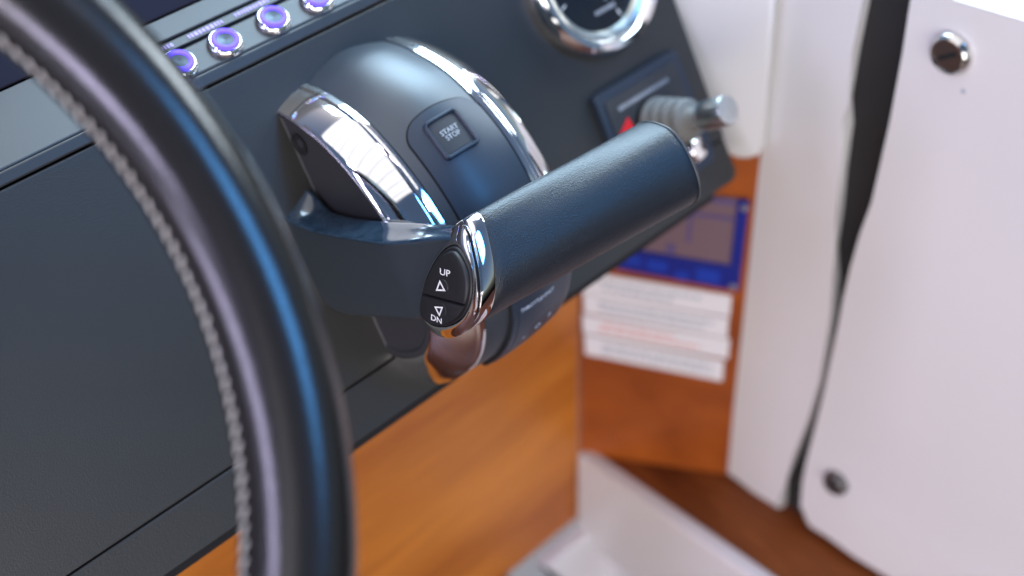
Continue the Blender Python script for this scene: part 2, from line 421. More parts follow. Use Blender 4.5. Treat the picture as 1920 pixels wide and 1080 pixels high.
# ---- white post, rubber seal and door, on the starboard side
FW = Matrix(((0, 0, -1, XW * K), (-1, 0, 0, 0), (0, 1, 0, CAM.z), (0, 0, 0, 1)))   # x = aft, y = up, z = into the cabin
def on_wall(px, py, off=0.0):
    l = FW.inverted() @ px_hit(px, py, (XW * K - off, 0, 0), (1, 0, 0)); return (l.x, l.y)
post = [(1447, -80), (1435, 0), (1397, 445), (1360, 890), (1415, 925), (1468, 965), (1480, 925), (1492, 880), (1520, 770), (1543, 650),
        (1560, 520), (1558, 470), (1568, 400), (1574, 330), (1586, 240), (1583, 190), (1598, 100), (1618, 0), (1632, -80)]
post = [(1447, -80), (1442, 0), (1400, 445), (1359, 888), (1415, 925), (1461, 960), (1466, 905), (1486, 862), (1514, 791), (1537, 717), (1556, 600), (1561, 530)] + post[11:]
pt = empty('white_post', FW @ T(-.33 * K, ZL * K, 0), 'tall white gelcoat post between the wood panel and the black door seal', 'post')
child_world('post_body', prism([on_wall(*p) for p in post], -.05, 0, .0035, 'post_body'), M_GEL, pt, FW)
trim = [(1583, 560), (1560, 700), (1530, 830), (1496, 905), (1489, 895), (1517, 775), (1538, 655), (1556, 520), (1568, 500)]
seal = [(1600, -100), (1740, -100), (1730, 0), (1700, 200), (1665, 380), (1600, 600), (1560, 800), (1545, 1000), (1530, 1030), (1480, 985), (1440, 955), (1500, 600), (1540, 200)]
sl_ = link('door_seal', prism([on_wall(*p, -.010) for p in seal], -.04, -.008, .002, 'door_seal'), M_SEAL, None, FW)
tag(sl_, 'black rubber door seal widening upwards between the white post and the white door', 'seal')
door = [(1716, -40), (1707, 0), (1692, 100), (1668, 230), (1634, 380), (1612, 440), (1595, 500), (1581, 560), (1572, 610), (1549, 717), (1531, 791), (1512, 865), (1504, 905), (1501, 950), (1503, 975), (1512, 990), (1538, 1008),
        (1600, 1032), (1760, 1140), (2050, 1300), (2150, 100), (1920, 38), (1790, 0), (1738, -16), (1722, -30)]
dr = empty('cabin_door', FW @ T(-.25 * K, -.66 * K, .004), 'large white cabin door with rounded corners and two small round latches', 'door')
DZ = .004
child_world('door_leaf', prism([on_wall(*p, DZ) for p in door], -.035, DZ, .006, 'door_leaf', 4), M_GEL, dr, FW)
def latch(px, py, r, mt=None):
    x, y = on_wall(px, py, DZ)
    o = child_world('latch', lathe([(r * 1.0, 0), (r * 1.02, .002), (r * .98, .004), (r * .80, .0062), (r * .74, .0060), (r * .70, .0048), (r * .2, .0046), (0, .0046)], 40, 'latch'), mt or M_BRASSY, dr, FW @ T(x, y, DZ))
    link('face', lathe([(r * .70, .0047), (r * .66, .0053), (0, .0054)], 32, 'face'), M_LATCHF, o)
    h = link('keyway', box(-r * .5, r * .5, -r * .12, r * .12, .0050, .0058, .0003, 'keyway'), M_GAP, o, Matrix.Rotation(R_(35), 4, 'Z'))
latch(1787, 98, .0122); latch(1570, 903, .0095, M_LATCHF)
x, y = on_wall(1806, 171, DZ)
child_world('plug', lathe([(.0016, 0), (.0013, .0004), (0, .0005)], 16, 'plug'), M_INK, dr, FW @ T(x, y, DZ))
# wall behind / outboard
wl = link('wall', box(-.60, .75, -.05, .9, -1.4, -.0502, 0, 'wall'), M_GEL2, None, FW @ Matrix(((1, 0, 0, 0), (0, 1, 0, -1.0), (0, 0, 1, 0), (0, 0, 0, 1))))
bpy.data.objects.remove(wl)

# ================================================================== DASHBOARD
db = empty('dashboard', FD, 'charcoal dashboard sloping down to a straight lower edge over the wood', 'dashboard')
XR = .2686
def corner_outline(x0, x1, d0, d1, r):
    o = [(x0, -d0), (x0, -d1)]
    for i in range(7):
        a = R_(-90 + 90 * i / 6); o.append((x1 - r + r * math.cos(a), -d1 + r + r * math.sin(a)))
    return o + [(x1, -d0)]
link('main_panel', prism([(-.62, .0872), (-.62, -.0742), (XR, -.0742), (XR, .0872)], -.018, 0, .0009, 'main_panel'), M_DASH, db)
link('lower_strip', prism(corner_outline(-.62, XR, .0750, .1008, .005), -.020, -.0005, .0012, 'lower_strip'), M_DASH, db)
link('backing', box(-.62, XR - .004, -.096, .086, -.05, -.0185, .001, 'backing'), M_GAP, db)
link('bevel_strip', box(-.62, .45, .0882, .0943, -.012, .0004, .0010, 'bevel_strip'), M_DASH2, db)
# underside
un = child_world('underside', box(-.25, P0.x + XR - .01, P0.y - .04, c0.y * K + .02, P0.z - .105, P0.z - .098, 0, 'underside'), M_GAP, db)

# ---- switch panel on the upward tilted face
tt = R_(18); VB = Vector((0, math.cos(tt), math.sin(tt))); NB = Vector((0, -math.sin(tt), math.cos(tt)))
FB = frame(P0 + DV * -.0946, XV, VB, NB)
swp = empty('switch_panel', FB, 'light grey switch ledge with backlit legends above the dash', 'panel')
link('side_plate', box(-.60, -.0392, .0003, .0392, -.006, 0, .0010, 'side_plate', 3), M_DASH2, swp)
link('lower_plate', box(-.0390, .40, .0003, .0180, -.006, 0, .0012, 'lower_plate', 3), M_DASH2, swp)
link('legend_plate', box(-.0390, .40, .0196, .0248, -.006, -.0002, .0004, 'legend_plate'), M_DASH2, swp)
link('upper_plate', box(-.0390, .40, .0264, .0392, -.006, 0, .0006, 'upper_plate'), M_DASH2, swp)
link('bed', box(-.60, .40, .0005, .041, -.012, -.0062, 0, 'bed'), M_GAP, swp)
for cx, wd in ((-.0345, .016), (-.0075, .021), (.0195, .021), (.046, .019)):
    bm = bmesh.new(); x = cx - wd / 2
    while x < cx + wd / 2 - .001:
        lw = random.uniform(.0010, .0019); hgt = random.uniform(.0010, .0014)
        v = [bm.verts.new((a, b, 0)) for a, b in ((x, -hgt), (x + lw, -hgt), (x + lw, hgt), (x, hgt))]
        bm.faces.new(v); x += lw + .0006
    link('legend', finish(bm, 'legend'), M_LED2, swp, T(0, .0222, .0001))
# screen rising behind the ledge
scr = link('display_screen', prism([(-.60, 0), (.16, 0), (.16, .25), (-.60, .25)], -.01, 0, .001, 'display_screen'), M_SCREEN, None,
           frame(P0 + DV * -.0946 + VB * .0396, XV, -DV, NV))
tag(scr, 'dark glass display standing above the switch ledge at the top of the dash', 'display')
# push buttons
bases = []
def push_button(x, label):
    e = empty('push_button', FB @ T(x, .0090, 0), label, 'button', 'blue lit push buttons in a row on the switch ledge')
    link('bezel', lathe([(.0088, 0), (.0088, .0015), (.0084, .0026), (.0074, .0036), (.0068, .0036), (.0066, .0030)], 40, 'bezel'), M_CHROME, e)
    link('light_ring', lathe([(.0069, .0028), (.0069, .0042), (.0062, .0048), (.0046, .0046), (.0042, .0040), (.0042, .0028)], 40, 'light_ring'), M_LED, e)
    link('cap', lathe([(.0041, .0028), (.0041, .0038), (.0030, .0036), (0, .0032)], 32, 'cap'), M_CAP, e)
for x, lb in ((-.0598, 'blue lit chrome push button mostly hidden behind the steering wheel rim'),
              (-.0326, 'blue lit chrome push button half covered by the steering wheel rim'),
              (-.0066, 'fully visible blue lit chrome push button nearest to the steering wheel rim'),
              (.0218, 'fully visible blue lit chrome push button second out from the steering wheel rim'),
              (.0488, 'blue lit chrome push button cut off by the top of the picture')):
    push_button(x, lb)

# ================================================================== GAUGE
ga = empty('round_gauge', FD @ T(.2130, .0515, 0), 'round dark gauge in a polished chrome bezel at the top of the dash', 'gauge')
RG = .0475
link('bezel', lathe([(RG, 0), (RG + .0005, .003), (RG - .001, .008), (RG - .004, .0108), (RG - .0075, .0108), (RG - .0095, .0085), (RG - .0105, .0055)], 72, 'bezel'), M_CHROME, ga)
link('inner_ring', lathe([(RG - .0100, .0056), (RG - .0118, .0070), (RG - .0132, .0066), (RG - .0150, .0030)], 72, 'inner_ring'), M_STEEL, ga)
link('dial_face', lathe([(RG - .0145, .0020), (0, .0020)], 64, 'dial_face'), M_DIAL, ga)
link('hub', lathe([(.0095, .0021), (.0095, .0065), (.0085, .0080), (0, .0084)], 40, 'hub'), M_SIDE, ga)
nd = link('needle', prism([(-.0008, 0), (.0008, 0), (.0003, .027), (-.0003, .027)], .006, .0068, 0, 'needle'), M_RED, ga, Matrix.Rotation(R_(40), 4, 'Z'))
for i in range(11):
    a = R_(200 - 27 * i)
    link('scale_mark', box(-.0004, .0004, .0265, .0305, .0022, .0025, 0, 'scale_mark'), M_WHITE, ga, Matrix.Rotation(a - math.pi / 2, 4, 'Z'))
link('indicator_dot', lathe([(.0014, 0), (.0012, .0005), (0, .0006)], 16, 'indicator_dot'), M_STEEL, ga, T(.004, -.0160, .0022))
bm = bmesh.new(); x = -.0075
for lw in (.0022, .0018, .0022, .0012, .0030, .0020):
    v = [bm.verts.new((a, b, 0)) for a, b in ((x, -.0011), (x + lw, -.0011), (x + lw, .0011), (x, .0011))]; bm.faces.new(v); x += lw + .0007
link('dial_legend', finish(bm, 'dial_legend'), mat('dim_print', (.35, .36, .38), .6), ga, T(.0005, -.0215, .0023))

# ================================================================== CUT-OFF SWITCH PLATE
ks = empty('toggle_switch', FD @ T(.2155, -.0455, 0), 'grey toggle lever in a ribbed rubber boot on a square plate', 'switch')
link('base_plate', prism(rrect(-.0355, .0355, -.0355, .0355, .003), 0, .0055, .0012, 'base_plate'), M_PANEL, ks)
link('inset_plate', prism(rrect(-.0300, .0300, -.0300, .0300, .002), .0057, .0063, .0004, 'inset_plate'), M_DASH2, ks)
bm = bmesh.new(); x = -.022
while x < .020:
    lw = random.uniform(.0015, .0026)
    v = [bm.verts.new((a, b, 0)) for a, b in ((x, -.0012), (x + lw, -.0012), (x + lw, .0012), (x, .0012))]; bm.faces.new(v); x += lw + .0008
link('legend', finish(bm, 'legend'), MATS['dim_print'], ks, T(0, .0225, .0065))
wm = []
for q_ in ((1158, 262), (1198, 254), (1177, 219)):
    l_ = (FD @ T(.2155, -.0455, 0)).inverted() @ px_hit(*q_, P0 + NV * .0066, NV); wm.append((l_.x, l_.y))
link('warning_mark', prism(wm, .0066, .0069, 0, 'warning_mark'), M_RED, ks)
prof = [(.0145, 0), (.0142, .002)]
z = .002
for i in range(4):
    r = .0152 - .0010 * i
    prof += [(r - .0052, z), (r - .0010, z + .0012), (r, z + .0032), (r - .0010, z + .0052), (r - .0052, z + .0064)]; z += .0076
prof += [(.0060, z + .001), (.0052, z + .008), (.0046, z + .010)]
bt = link('rubber_boot', lathe(prof, 40, 'rubber_boot'), M_BOOT, ks, T(-.001, .004, .0063))
link('collar', lathe([(.0150, 0), (.0150, .0015), (.0135, .0025)], 40, 'collar'), M_GAP, ks, T(-.001, .004, .0063))
link('lever_knob', lathe([(.0048, 0), (.0058, .002), (.0078, .005), (.0086, .008), (.0086, .0225), (.0080, .0240), (0, .0244)], 40, 'lever_knob'), M_STEEL, ks,
     T(-.001, .004, .0063 + z + .0025) @ Matrix.Rotation(R_(-6), 4, 'X') @ Matrix.Rotation(R_(4), 4, 'Y'))
link('lower_button', lathe([(.0085, 0), (.0085, .004), (.0075, .011), (.0055, .0135), (0, .014)], 32, 'lower_button'), M_CHROME, ks, T(.013, -.0195, .0063))

# ================================================================== STEERING WHEEL
t45 = R_(45)
nW = Vector((0, -math.sin(t45), math.cos(t45)))
pW = CAM + px_ray(485, 605) * .42
uW = XV.copy(); vW = nW.cross(uW)
# centre from the fitted circle
cW = P0 + XV * -.334 + DV * -.086 + NV * .222
FWH = frame(cW, uW, vW, nW)
sw = empty('steering_wheel', FWH, 'black leather steering wheel with grey stitching round its inner side', 'steering wheel')
RW, RT = .1862, .0170
def torus(R, r, nR, nr, name, sx=1.0, sz=1.0):
    rings = [[Vector(((R + r * sx * math.cos(b)) * math.cos(a), (R + r * sx * math.cos(b)) * math.sin(a), r * sz * math.sin(b))) for b in [2 * math.pi * j / nr for j in range(nr)]]
             for a in [2 * math.pi * i / nR for i in range(nR)]]
    rings.append(rings[0]); return loft(rings, True, name=name)
rim = link('rim', torus(RW, RT, 200, 48, 'rim'), M_RIM, sw)
# stitching: slanted stitches crossing a seam on the inner side
def stitch_mesh():
    bm = bmesh.new(); bmesh.ops.create_uvsphere(bm, u_segments=8, v_segments=6, radius=1)
    for v in bm.verts: v.co = Vector((v.co.x * .0010, v.co.y * .0026, v.co.z * .0010))
    return finish(bm, 'stitch', 80)
sm_ = stitch_mesh(); sm_.materials.append(M_STITCH)
NS = 228
bang = R_(171)
for i in range(NS):
    a = 2 * math.pi * i / NS
    for s in (1,):
        rr = RW + RT * math.cos(bang) * 1.0; zz = RT * math.sin(bang)
        o = bpy.data.objects.new('stitch', sm_); COL.objects.link(o); o.parent = rim
        o.matrix_local = Matrix.Rotation(a, 4, 'Z') @ T(rr - .0002, 0, zz) @ Matrix.Rotation(-bang + math.pi, 4, 'Y') @ Matrix.Rotation(R_(24 + random.uniform(-10, 10)), 4, 'X')
link('seam_welt', torus(RW + (RT - .0002) * math.cos(bang), .0008, 160, 10, 'seam_welt', 1, 1.6), M_RIM, sw, T(0, 0, RT * math.sin(bang)))
hub = link('hub', lathe([(.045, -.06), (.05, -.04), (.048, -.028), (.035, -.022), (0, -.02)], 48, 'hub'), M_SIDE, sw)
for a in (110, 180, 250):
    link('spoke', box(.035, RW - .008, -.012, .012, -.030, -.024, .002, 'spoke'), M_STEEL, sw, Matrix.Rotation(R_(a), 4, 'Z') @ Matrix.Rotation(R_(-8), 4, 'Y'))

# ================================================================== THROTTLE CONTROL
th = empty('throttle_control', FD, 'dark domed throttle control with chrome side bands and a leather handgrip lever', 'throttle')
NP = 130
Ps = [(-.0630, -.001), (-.0550, .0125), (-.0400, .0300), (-.0180, .0445), (.0080, .0540), (.0340, .0560), (.0550, .0490), (.0685, .0340), (.0725, .0140), (.0700, -.001)]
Pc = [(-.0685, -.001), (-.0600, .0175), (-.0430, .0395), (-.0140, .0580), (.0160, .0670), (.0430, .0680), (.0670, .0600), (.0840, .0435), (.0950, .0200), (.1000, -.001)]
Pm = [(-.0750, -.001), (-.0690, .0220), (-.0480, .0475), (-.0160, .0650), (.0160, .0735), (.0440, .0735), (.0690, .0640), (.0860, .0455), (.0960, .0210), (.1000, -.001)]
Pi = [(-.0700, -.001), (-.0620, .0180), (-.0440, .0430), (-.0140, .0630), (.0160, .0705), (.0440, .0705), (.0690, .0600), (.0850, .0430), (.0950, .0200), (.0985, -.001)]
Po = [(-.0610, -.001), (-.0520, .0170), (-.0360, .0375), (-.0130, .0525), (.0130, .0595), (.0380, .0590), (.0560, .0475), (.0725, .0330), (.0835, .0160), (.0860, -.001)]
RS = {k: catmull([Vector((d, n, 0)) for d, n in P], NP) for k, P in dict(s=Ps, c=Pc, m=Pm, i=Pi, o=Po).items()}
KEYS = [(0.0, 's'), (.0215, 'c'), (.047, 'm'), (.0725, 'i'), (.094, 'o')]
def prof_at(x, bulge=0.0):
    """profile (list of (d,n)) of the housing at x"""
    x = min(max(x, 0.0), .094)
    for (xa_, a), (xb_, b) in zip(KEYS, KEYS[1:]):
        if x <= xb_ + 1e-9:
            w = (x - xa_) / (xb_ - xa_)
            if a == 's': w = math.sin(w * math.pi / 2) ** .9
            elif b == 'o': w = 1 - math.sin((1 - w) * math.pi / 2) ** .9
            elif b == 'm': w = math.sin(w * math.pi / 2)
            elif a == 'm': w = 1 - math.cos(w * math.pi / 2)
            return [p.lerp(q, w) for p, q in zip(RS[a], RS[b])]
def surf(x, s, off=0.0):
    """point on the housing at x and fraction s of the profile, off metres proud of it"""
    P = prof_at(x); f = s * (NP - 1); i = min(int(f), NP - 2); w = f - i
    p = P[i].lerp(P[i + 1], w); t = (P[i + 1] - P[i]).normalized(); nr = Vector((-t.y, t.x, 0))
    return L(x, p.x + nr.x * off, p.y + nr.y * off)
def ring_at(x, off=0.0):
    return [surf(x, k / (NP - 1), off) for k in range(NP)]
def xs(a, b, n): return [a + (b - a) * i / (n - 1) for i in range(n)]
# dome (centre) slightly recessed at its seams
link('dome_cover', loft([ring_at(.0220, -.0008)] + [ring_at(x) for x in xs(.0224, .0720, 22)] + [ring_at(.0723, -.0008)], False, name='dome_cover'), M_DOME, th)
def chrome_band(name, xa_, xb_, lip, flip=False):
    R = [ring_at(x, off) for x, off in [(xa_, 0)] + [(x, 0) for x in xs(xa_, xb_, 12)[1:-1]] + [(xb_, 0)]]
    return link(name, loft(R, False, name=name), M_CHROME, th)
link('chrome_band', loft([ring_at(0.0004, -.0005)] + [ring_at(x, .0004) for x in xs(.0010, .0160, 10)] + [ring_at(.0168, -.0002), ring_at(.0176, .0002)] + [ring_at(x, .0007) for x in xs(.0182, .0212, 4)] + [ring_at(.0216, -.0010)], False, name='chrome_band'), M_CHROME, th)
link('chrome_band', loft([ring_at(.0727, -.0010)] + [ring_at(x, .0007) for x in xs(.0731, .0762, 4)] + [ring_at(.0768, .0001), ring_at(.0776, .0000)] + [ring_at(x, .0004) for x in xs(.0784, .0930, 10)] + [ring_at(.0938, -.0006)], False, name='chrome_band'), M_CHROME, th)
def side_plate(x, prof, sgn):
    P = [L(x, p.x, p.y) for p in prof]; c = L(x - sgn * .0015, .005, .02)
    bm = bmesh.new(); v = [bm.verts.new(p) for p in P]; 
    # shallow rim then recessed face
    w = [bm.verts.new(L(x, .005 + (p.x - .005) * .955, .022 + (p.y - .022) * .945)) for p in prof]
    u = [bm.verts.new(L(x + sgn * .0008, .005 + (p.x - .005) * .94, .022 + (p.y - .022) * .925)) for p in prof]
    n = len(v)
    for i in range(n):
        j = (i + 1) % n
        bm.faces.new((v[i], v[j], w[j], w[i])); bm.faces.new((w[i], w[j], u[j], u[i]))
    bm.faces.new(u)
    return finish(bm, 'side_plate', 20)
link('side_plate', side_plate(.0003, RS['s'], 1), M_SIDE, th)
link('side_plate', side_plate(.0938, RS['o'], -1), M_SIDE, th)
# screw cap on the side plate (top)
me = lathe([(.0056, 0), (.0056, .0004), (.0048, .0004), (.0045, -.0006), (0, -.0008)], 32, 'screw_cap')
w = px_hit(562, 270, FD @ L(.0008, 0, 0), XV); l_ = FD.inverted() @ w
link('screw_cap', me, M_GAP, th, Matrix(((0, 0, -1, .0004), (1, 0, 0, l_.y), (0, -1, 0, l_.z), (0, 0, 0, 1))))

# arc length table for patches on the dome: s fraction as a function of distance
def patch(x0, x1, s0, s1, r, off, side, name, mt, nx=22, ns=40, thick=.0012):
    """rounded rectangle laid on the dome; s in profile fractions, r in metres"""
    Ltot = sum((RS['m'][i + 1] - RS['m'][i]).length for i in range(NP - 1))
    y0, y1 = s0 * Ltot, s1 * Ltot
    out = rrect(x0, x1, y0, y1, r, 8)
    # fill: rows along y, spans along x inside the rounded outline
    ys = sorted(set([y0 + (y1 - y0) * i / ns for i in range(ns + 1)] + [y0 + r * (1 - math.cos(R_(90 * i / 8))) for i in range(9)] + [y1 - r * (1 - math.cos(R_(90 * i / 8))) for i in range(9)]))
    def span(y):
        q = 0
        if y < y0 + r: q = r - math.sqrt(max(r * r - (y0 + r - y) ** 2, 0))
        elif y > y1 - r: q = r - math.sqrt(max(r * r - (y - y1 + r) ** 2, 0))
        return x0 + q, x1 - q
    bm = bmesh.new(); rows = []
    def prof_off(i, j, X, Y):
        dx = min(X - x0, x1 - X); dy = min(Y - y0, y1 - Y); e = min(dx, dy)
        return off
    for y in ys:
        a, b = span(y); rows.append([bm.verts.new(surf(a + (b - a) * i / nx, y / Ltot, off)) for i in range(nx + 1)])
    for A_, B_ in zip(rows, rows[1:]):
        for i in range(nx): bm.faces.new((A_[i], A_[i + 1], B_[i + 1], B_[i]))
    # skirt
    ed = [r_[0] for r_ in rows] + rows[-1][1:] + [r_[-1] for r_ in rows[::-1]][1:] + rows[0][::-1][1:-1]
    prm = [(span(y)[0], y) for y in ys]; prm += [(span(ys[-1])[0] + (span(ys[-1])[1] - span(ys[-1])[0]) * i / nx, ys[-1]) for i in range(1, nx + 1)]
    prm += [(span(y)[1], y) for y in ys[::-1]][1:]; prm += [(span(ys[0])[0] + (span(ys[0])[1] - span(ys[0])[0]) * i / nx, ys[0]) for i in range(nx - 1, 0, -1)]
    lo = [bm.verts.new(surf(min(max(p[0], x0), x1), p[1] / Ltot, off - thick)) for p in prm]
    n = len(ed)
    for i in range(n):
        j = (i + 1) % n
        try: bm.faces.new((ed[i], ed[j], lo[j], lo[i]))
        except ValueError: pass
    bmesh.ops.dissolve_degenerate(bm, edges=bm.edges, dist=1e-7)
    return link(name, finish(bm, name, 50), mt, th)
LTOT = sum((RS['m'][i + 1] - RS['m'][i]).length for i in range(NP - 1))

# engine button panel on the dome, with a dark seam round it
patch(.0272, .0728, .262, .600, .0090, .00015, 0, 'panel_seam', M_GAP)
patch(.0279, .0721, .2655, .596, .0084, .0008, 0, 'button_panel', M_PANEL)
BX, BS = .0470, .3260
def dome_fn(x0, s0, off):
    return lambda x, y: surf(x0 + x, s0 - y / LTOT, off)
# raised square frame, recessed key and its lettering
def frame_patch(x0, s0, hw, hh, r, wid, off, h, name, mt):
    fn = dome_fn(x0, s0, 0)
    o_ = rrect(-hw, hw, -hh, hh, r); rings = []
    def sc(k, of):
        rr = rrect(-hw + k, hw - k, -hh + k, hh - k, max(r - k, .0008))
        return [surf(x0 + p[0], s0 - p[1] / LTOT, of) for p in rr]
    rings = [sc(0, off), sc(.0002, off + h * .7), sc(.0008, off + h), sc(wid * .7, off + h), sc(wid, off + h * .6), sc(wid + .0002, off - .0001)]
    return link(name, loft(rings, True, name=name), mt, th)
frame_patch(BX, BS, .0108, .0108, .0030, .0022, .0008, .0019, 'button_frame', M_PANEL)
patch(BX - .0084, BX + .0084, BS - .0084 / LTOT, BS + .0084 / LTOT, .0012, .0010, 0, 'start_stop_key', M_SIDE, 6, 6, .0004)
link('lettering', text_mesh('START\nSTOP', .0035, dome_fn(BX, BS, .00125), sx=1.05, bold=.00008), MATS['dim_print'], th)
# lower key panel
bm_rings = [[surf(x, .70 + .30 * k / 50, o_) for k in range(51)] for x, o_ in [(.0718, -.0004), (.0722, .0012)] + [(x, .0013) for x in xs(.073, .0865, 14)] + [(.0868, -.0006)]]
link('lower_cover', loft(bm_rings, False, name='lower_cover'), M_DOME, th)
patch(.0345, .0830, .640, .925, .0075, .0016, 0, 'panel_seam', M_GAP)
patch(.0353, .0822, .645, .921, .0068, .0024, 0, 'lower_panel', M_PANEL)
patch(.0385, .0795, .655, .905, .0040, .0027, 0, 'legend_plate', M_PANEL, 12, 24, .0004)
link('lettering', text_mesh('THROTTLE ONLY', .0030, dome_fn(.0510, .690, .0031), sx=1.0, bold=.00008), M_PRINT, th)
link('minus_mark', text_mesh('-', .0060, dome_fn(.0440, .775, .0031), bold=.0003), M_PRINT, th)
link('plus_mark', text_mesh('+', .0050, dome_fn(.0620, .760, .0031), bold=.0003), M_PRINT, th)
def dome_ring(x0, s0, r0, r1, off):
    bm = bmesh.new(); f = dome_fn(x0, s0, off); n = 20
    a = [bm.verts.new(f(r0 * math.cos(2 * math.pi * i / n), r0 * math.sin(2 * math.pi * i / n))) for i in range(n)]
    b = [bm.verts.new(f(r1 * math.cos(2 * math.pi * i / n), r1 * math.sin(2 * math.pi * i / n))) for i in range(n)]
    for i in range(n): bm.faces.new((a[i], a[(i + 1) % n], b[(i + 1) % n], b[i]))
    return finish(bm, 'ring_mark')
link('ring_mark', dome_ring(.0535, .768, .0011, .0020, .0031), M_PRINT, th)

# ---- lever arm
def smooth(a, b, t):
    t = min(max((t - a) / (b - a), 0), 1); return t * t * (3 - 2 * t)
TOPF = catmull([Vector((n, d, 0)) for n, d in [(-.004, -.0175), (.0046, -.0140), (.0191, -.0098), (.0367, -.0067), (.0672, -.0030), (.0963, .0000), (.1300, .0030)]], 60)
TOPB = catmull([Vector((n, d, 0)) for n, d in [(-.004, -.0262), (.0030, -.0215), (.0095, -.0128), (.0180, -.0092), (.0440, -.0055), (.0830, -.0030), (.1300, -.0005)]], 60)
BOT = catmull([Vector((n, d, 0)) for n, d in [(-.004, .0300), (.0113, .0366), (.0300, .0376), (.0500, .0376), (.0855, .0378), (.1300, .0360)]], 60)
def at(tab, n):
    for a, b in zip(tab, tab[1:]):
        if n <= b.x: return a.y + (b.y - a.y) * (n - a.x) / max(b.x - a.x, 1e-9)
    return tab[-1].y
rings = []
ARM_N = [-.0035 + .1195 * i / 50 for i in range(51)]
for n in ARM_N:
    xf = -.0205 + .010 * smooth(.075, .118, n); xb = -.0012
    df, dbk, bo = at(TOPF, n), at(TOPB, n), at(BOT, n)
    r = .0016; R = []
    # front face top edge: a tight polished bevel; then the top face, back, bottom
    c = [(xf, df, r, 1), (xb, dbk, .0030, 1), (xb, bo, .0030, 1), (xf, bo, .0035, 1)]
    q = len(c)
    for i in range(q):
        p = Vector(c[i][:2]); a = (Vector(c[i - 1][:2]) - p).normalized(); b = (Vector(c[(i + 1) % q][:2]) - p).normalized(); rr = c[i][2]
        p0, p1 = p + a * rr, p + b * rr
        for k in range(6):
            t = k / 5; R.append(p0 * (1 - t) ** 2 + p * 2 * t * (1 - t) + p1 * t * t)
        # extra point along the edge, sagging slightly on the top face
        nx_ = Vector(c[(i + 1) % q][:2]); rn = c[(i + 1) % q][2]; p2 = nx_ - (nx_ - p).normalized() * rn
        for k in (1, 2, 3):
            m_ = p1.lerp(p2, k / 4)
            if i == 0: m_ = m_ + Vector((0, .0005 * math.sin(math.pi * k / 4)))
            R.append(m_)
    rings.append([L(v.x, v.y, n) for v in R])
me = loft(rings, True, True, True, 'lever_arm', 40)
me.materials.append(M_ARM); me.materials.append(M_ARMTOP)
for p in me.polygons:
    c_ = p.center
    if p.normal.y > .45 and len(p.vertices) == 4: p.material_index = 1
arm = link('lever_arm', me, None, th)

# ---- handgrip: teardrop sections cut on a slant
S0 = [(-.0027, .1195), (.0010, .1238), (.0083, .1262), (.0180, .1280), (.0273, .1277), (.0350, .1240), (.0404, .1165), (.0436, .1060), (.0432, .0950), (.0390, .0875), (.0300, .0860), (.0180, .0915), (.0060, .1030), (-.0008, .1125)]
SP = [(.0042, .1205), (.0085, .1275), (.0160, .1312), (.0250, .1290), (.0325, .1215), (.0362, .1095), (.0360, .0975), (.0322, .0905), (.0255, .0912), (.0165, .0975), (.0072, .1095)]
SE = [(.0022, .1215), (.0040, .1300), (.0085, .1375), (.0180, .1420), (.0310, .1428), (.0400, .1400), (.0450, .1330), (.0458, .1220), (.0425, .1090), (.0320, .1015), (.0190, .1020), (.0085, .1090), (.0035, .1155)]
NG = 96
def sec(P): return catmull([Vector((d, n, 0)) for d, n in P], NG, True)
C0, CP, CE = sec(S0), sec(SP), sec(SE)
def scaled(S, k, grow=0.0):
    c = sum(S, Vector()) / len(S); out = []
    for i, p in enumerate(S):
        t = (S[(i + 1) % NG] - S[i - 1]).normalized(); nr = Vector((t.y, -t.x, 0))
        if nr.dot(p - c) < 0: nr = -nr
        out.append(c + (p - c) * k + nr * grow)
    return out
def slant(S, x0, k=.4, d0=.02): return [L(x0 - k * (p.x - d0), p.x, p.y) for p in S]
def mixs(A_, B_, w): return [a.lerp(b, w) for a, b in zip(A_, B_)]
# leather grip
rings = [slant(scaled(C0, 1, -.0016), -.0040), slant(scaled(C0, 1, -.0004), -.0036), slant(scaled(C0, 1, .0000), -.0030)]
for i in range(1, 25):
    t = i / 24
    x0 = -.003 + (.1085 + .003) * t; k = .4 * (1 - smooth(0, 1, t))
    w = smooth(-.15, 1.1, t) if False else t
    rings.append(slant(mixs(C0, CE, w), x0, k))
for g, dx in ((-.0003, .0012), (-.0010, .0023), (-.0022, .0033), (-.0040, .0040), (-.0062, .0043)):
    rings.append(slant(scaled(CE, 1, g), .1085 + dx, 0))
grip = link('handgrip', loft(rings, True, True, True, 'handgrip', 60), M_LEATHER, th)
M_CAPR = mat('grip_end_bead', (.05, .055, .06), .4)
link('end_bead', loft([slant(scaled(CE, 1, g), .1085 + dx, 0) for g, dx in ((.0001, -.0002), (.0005, .0001), (.0005, .0006), (.0001, .0009), (-.0006, .0009))], True, name='end_bead'), M_CAPR, th)
# chrome collar
def ringset(spec):   # (mix 0=pad..1=collar, grow, x0)
    return [slant(scaled(mixs(CP, C0, w), 1, g), x) for w, g, x in spec]
link('collar_band', loft(ringset([(1, -.0010, -.0034), (1, .0002, -.0036), (1, .0004, -.0044), (1, .0004, -.0070), (.98, .0004, -.0105), (.97, .0001, -.0114), (.96, -.0008, -.0118), (.95, -.0024, -.0118)]), True, name='collar_band', angle=50), M_BAND, th)
link('collar_groove', loft(ringset([(.95, -.0022, -.0110), (.92, -.0022, -.0150)]), True, name='collar_groove'), M_GAP, th)
link('pad_bezel', loft(ringset([(.93, -.0024, -.0134), (.92, -.0006, -.0134), (.90, .0003, -.0138), (.80, .0004, -.0142), (.55, .0010, -.0152), (.30, .0014, -.0164), (.10, .0014, -.0174), (0, .0011, -.0181), (0, .0004, -.0182), (0, .0001, -.0176), (0, .0000, -.0165)]), True, name='pad_bezel', angle=50), M_BAND, th)
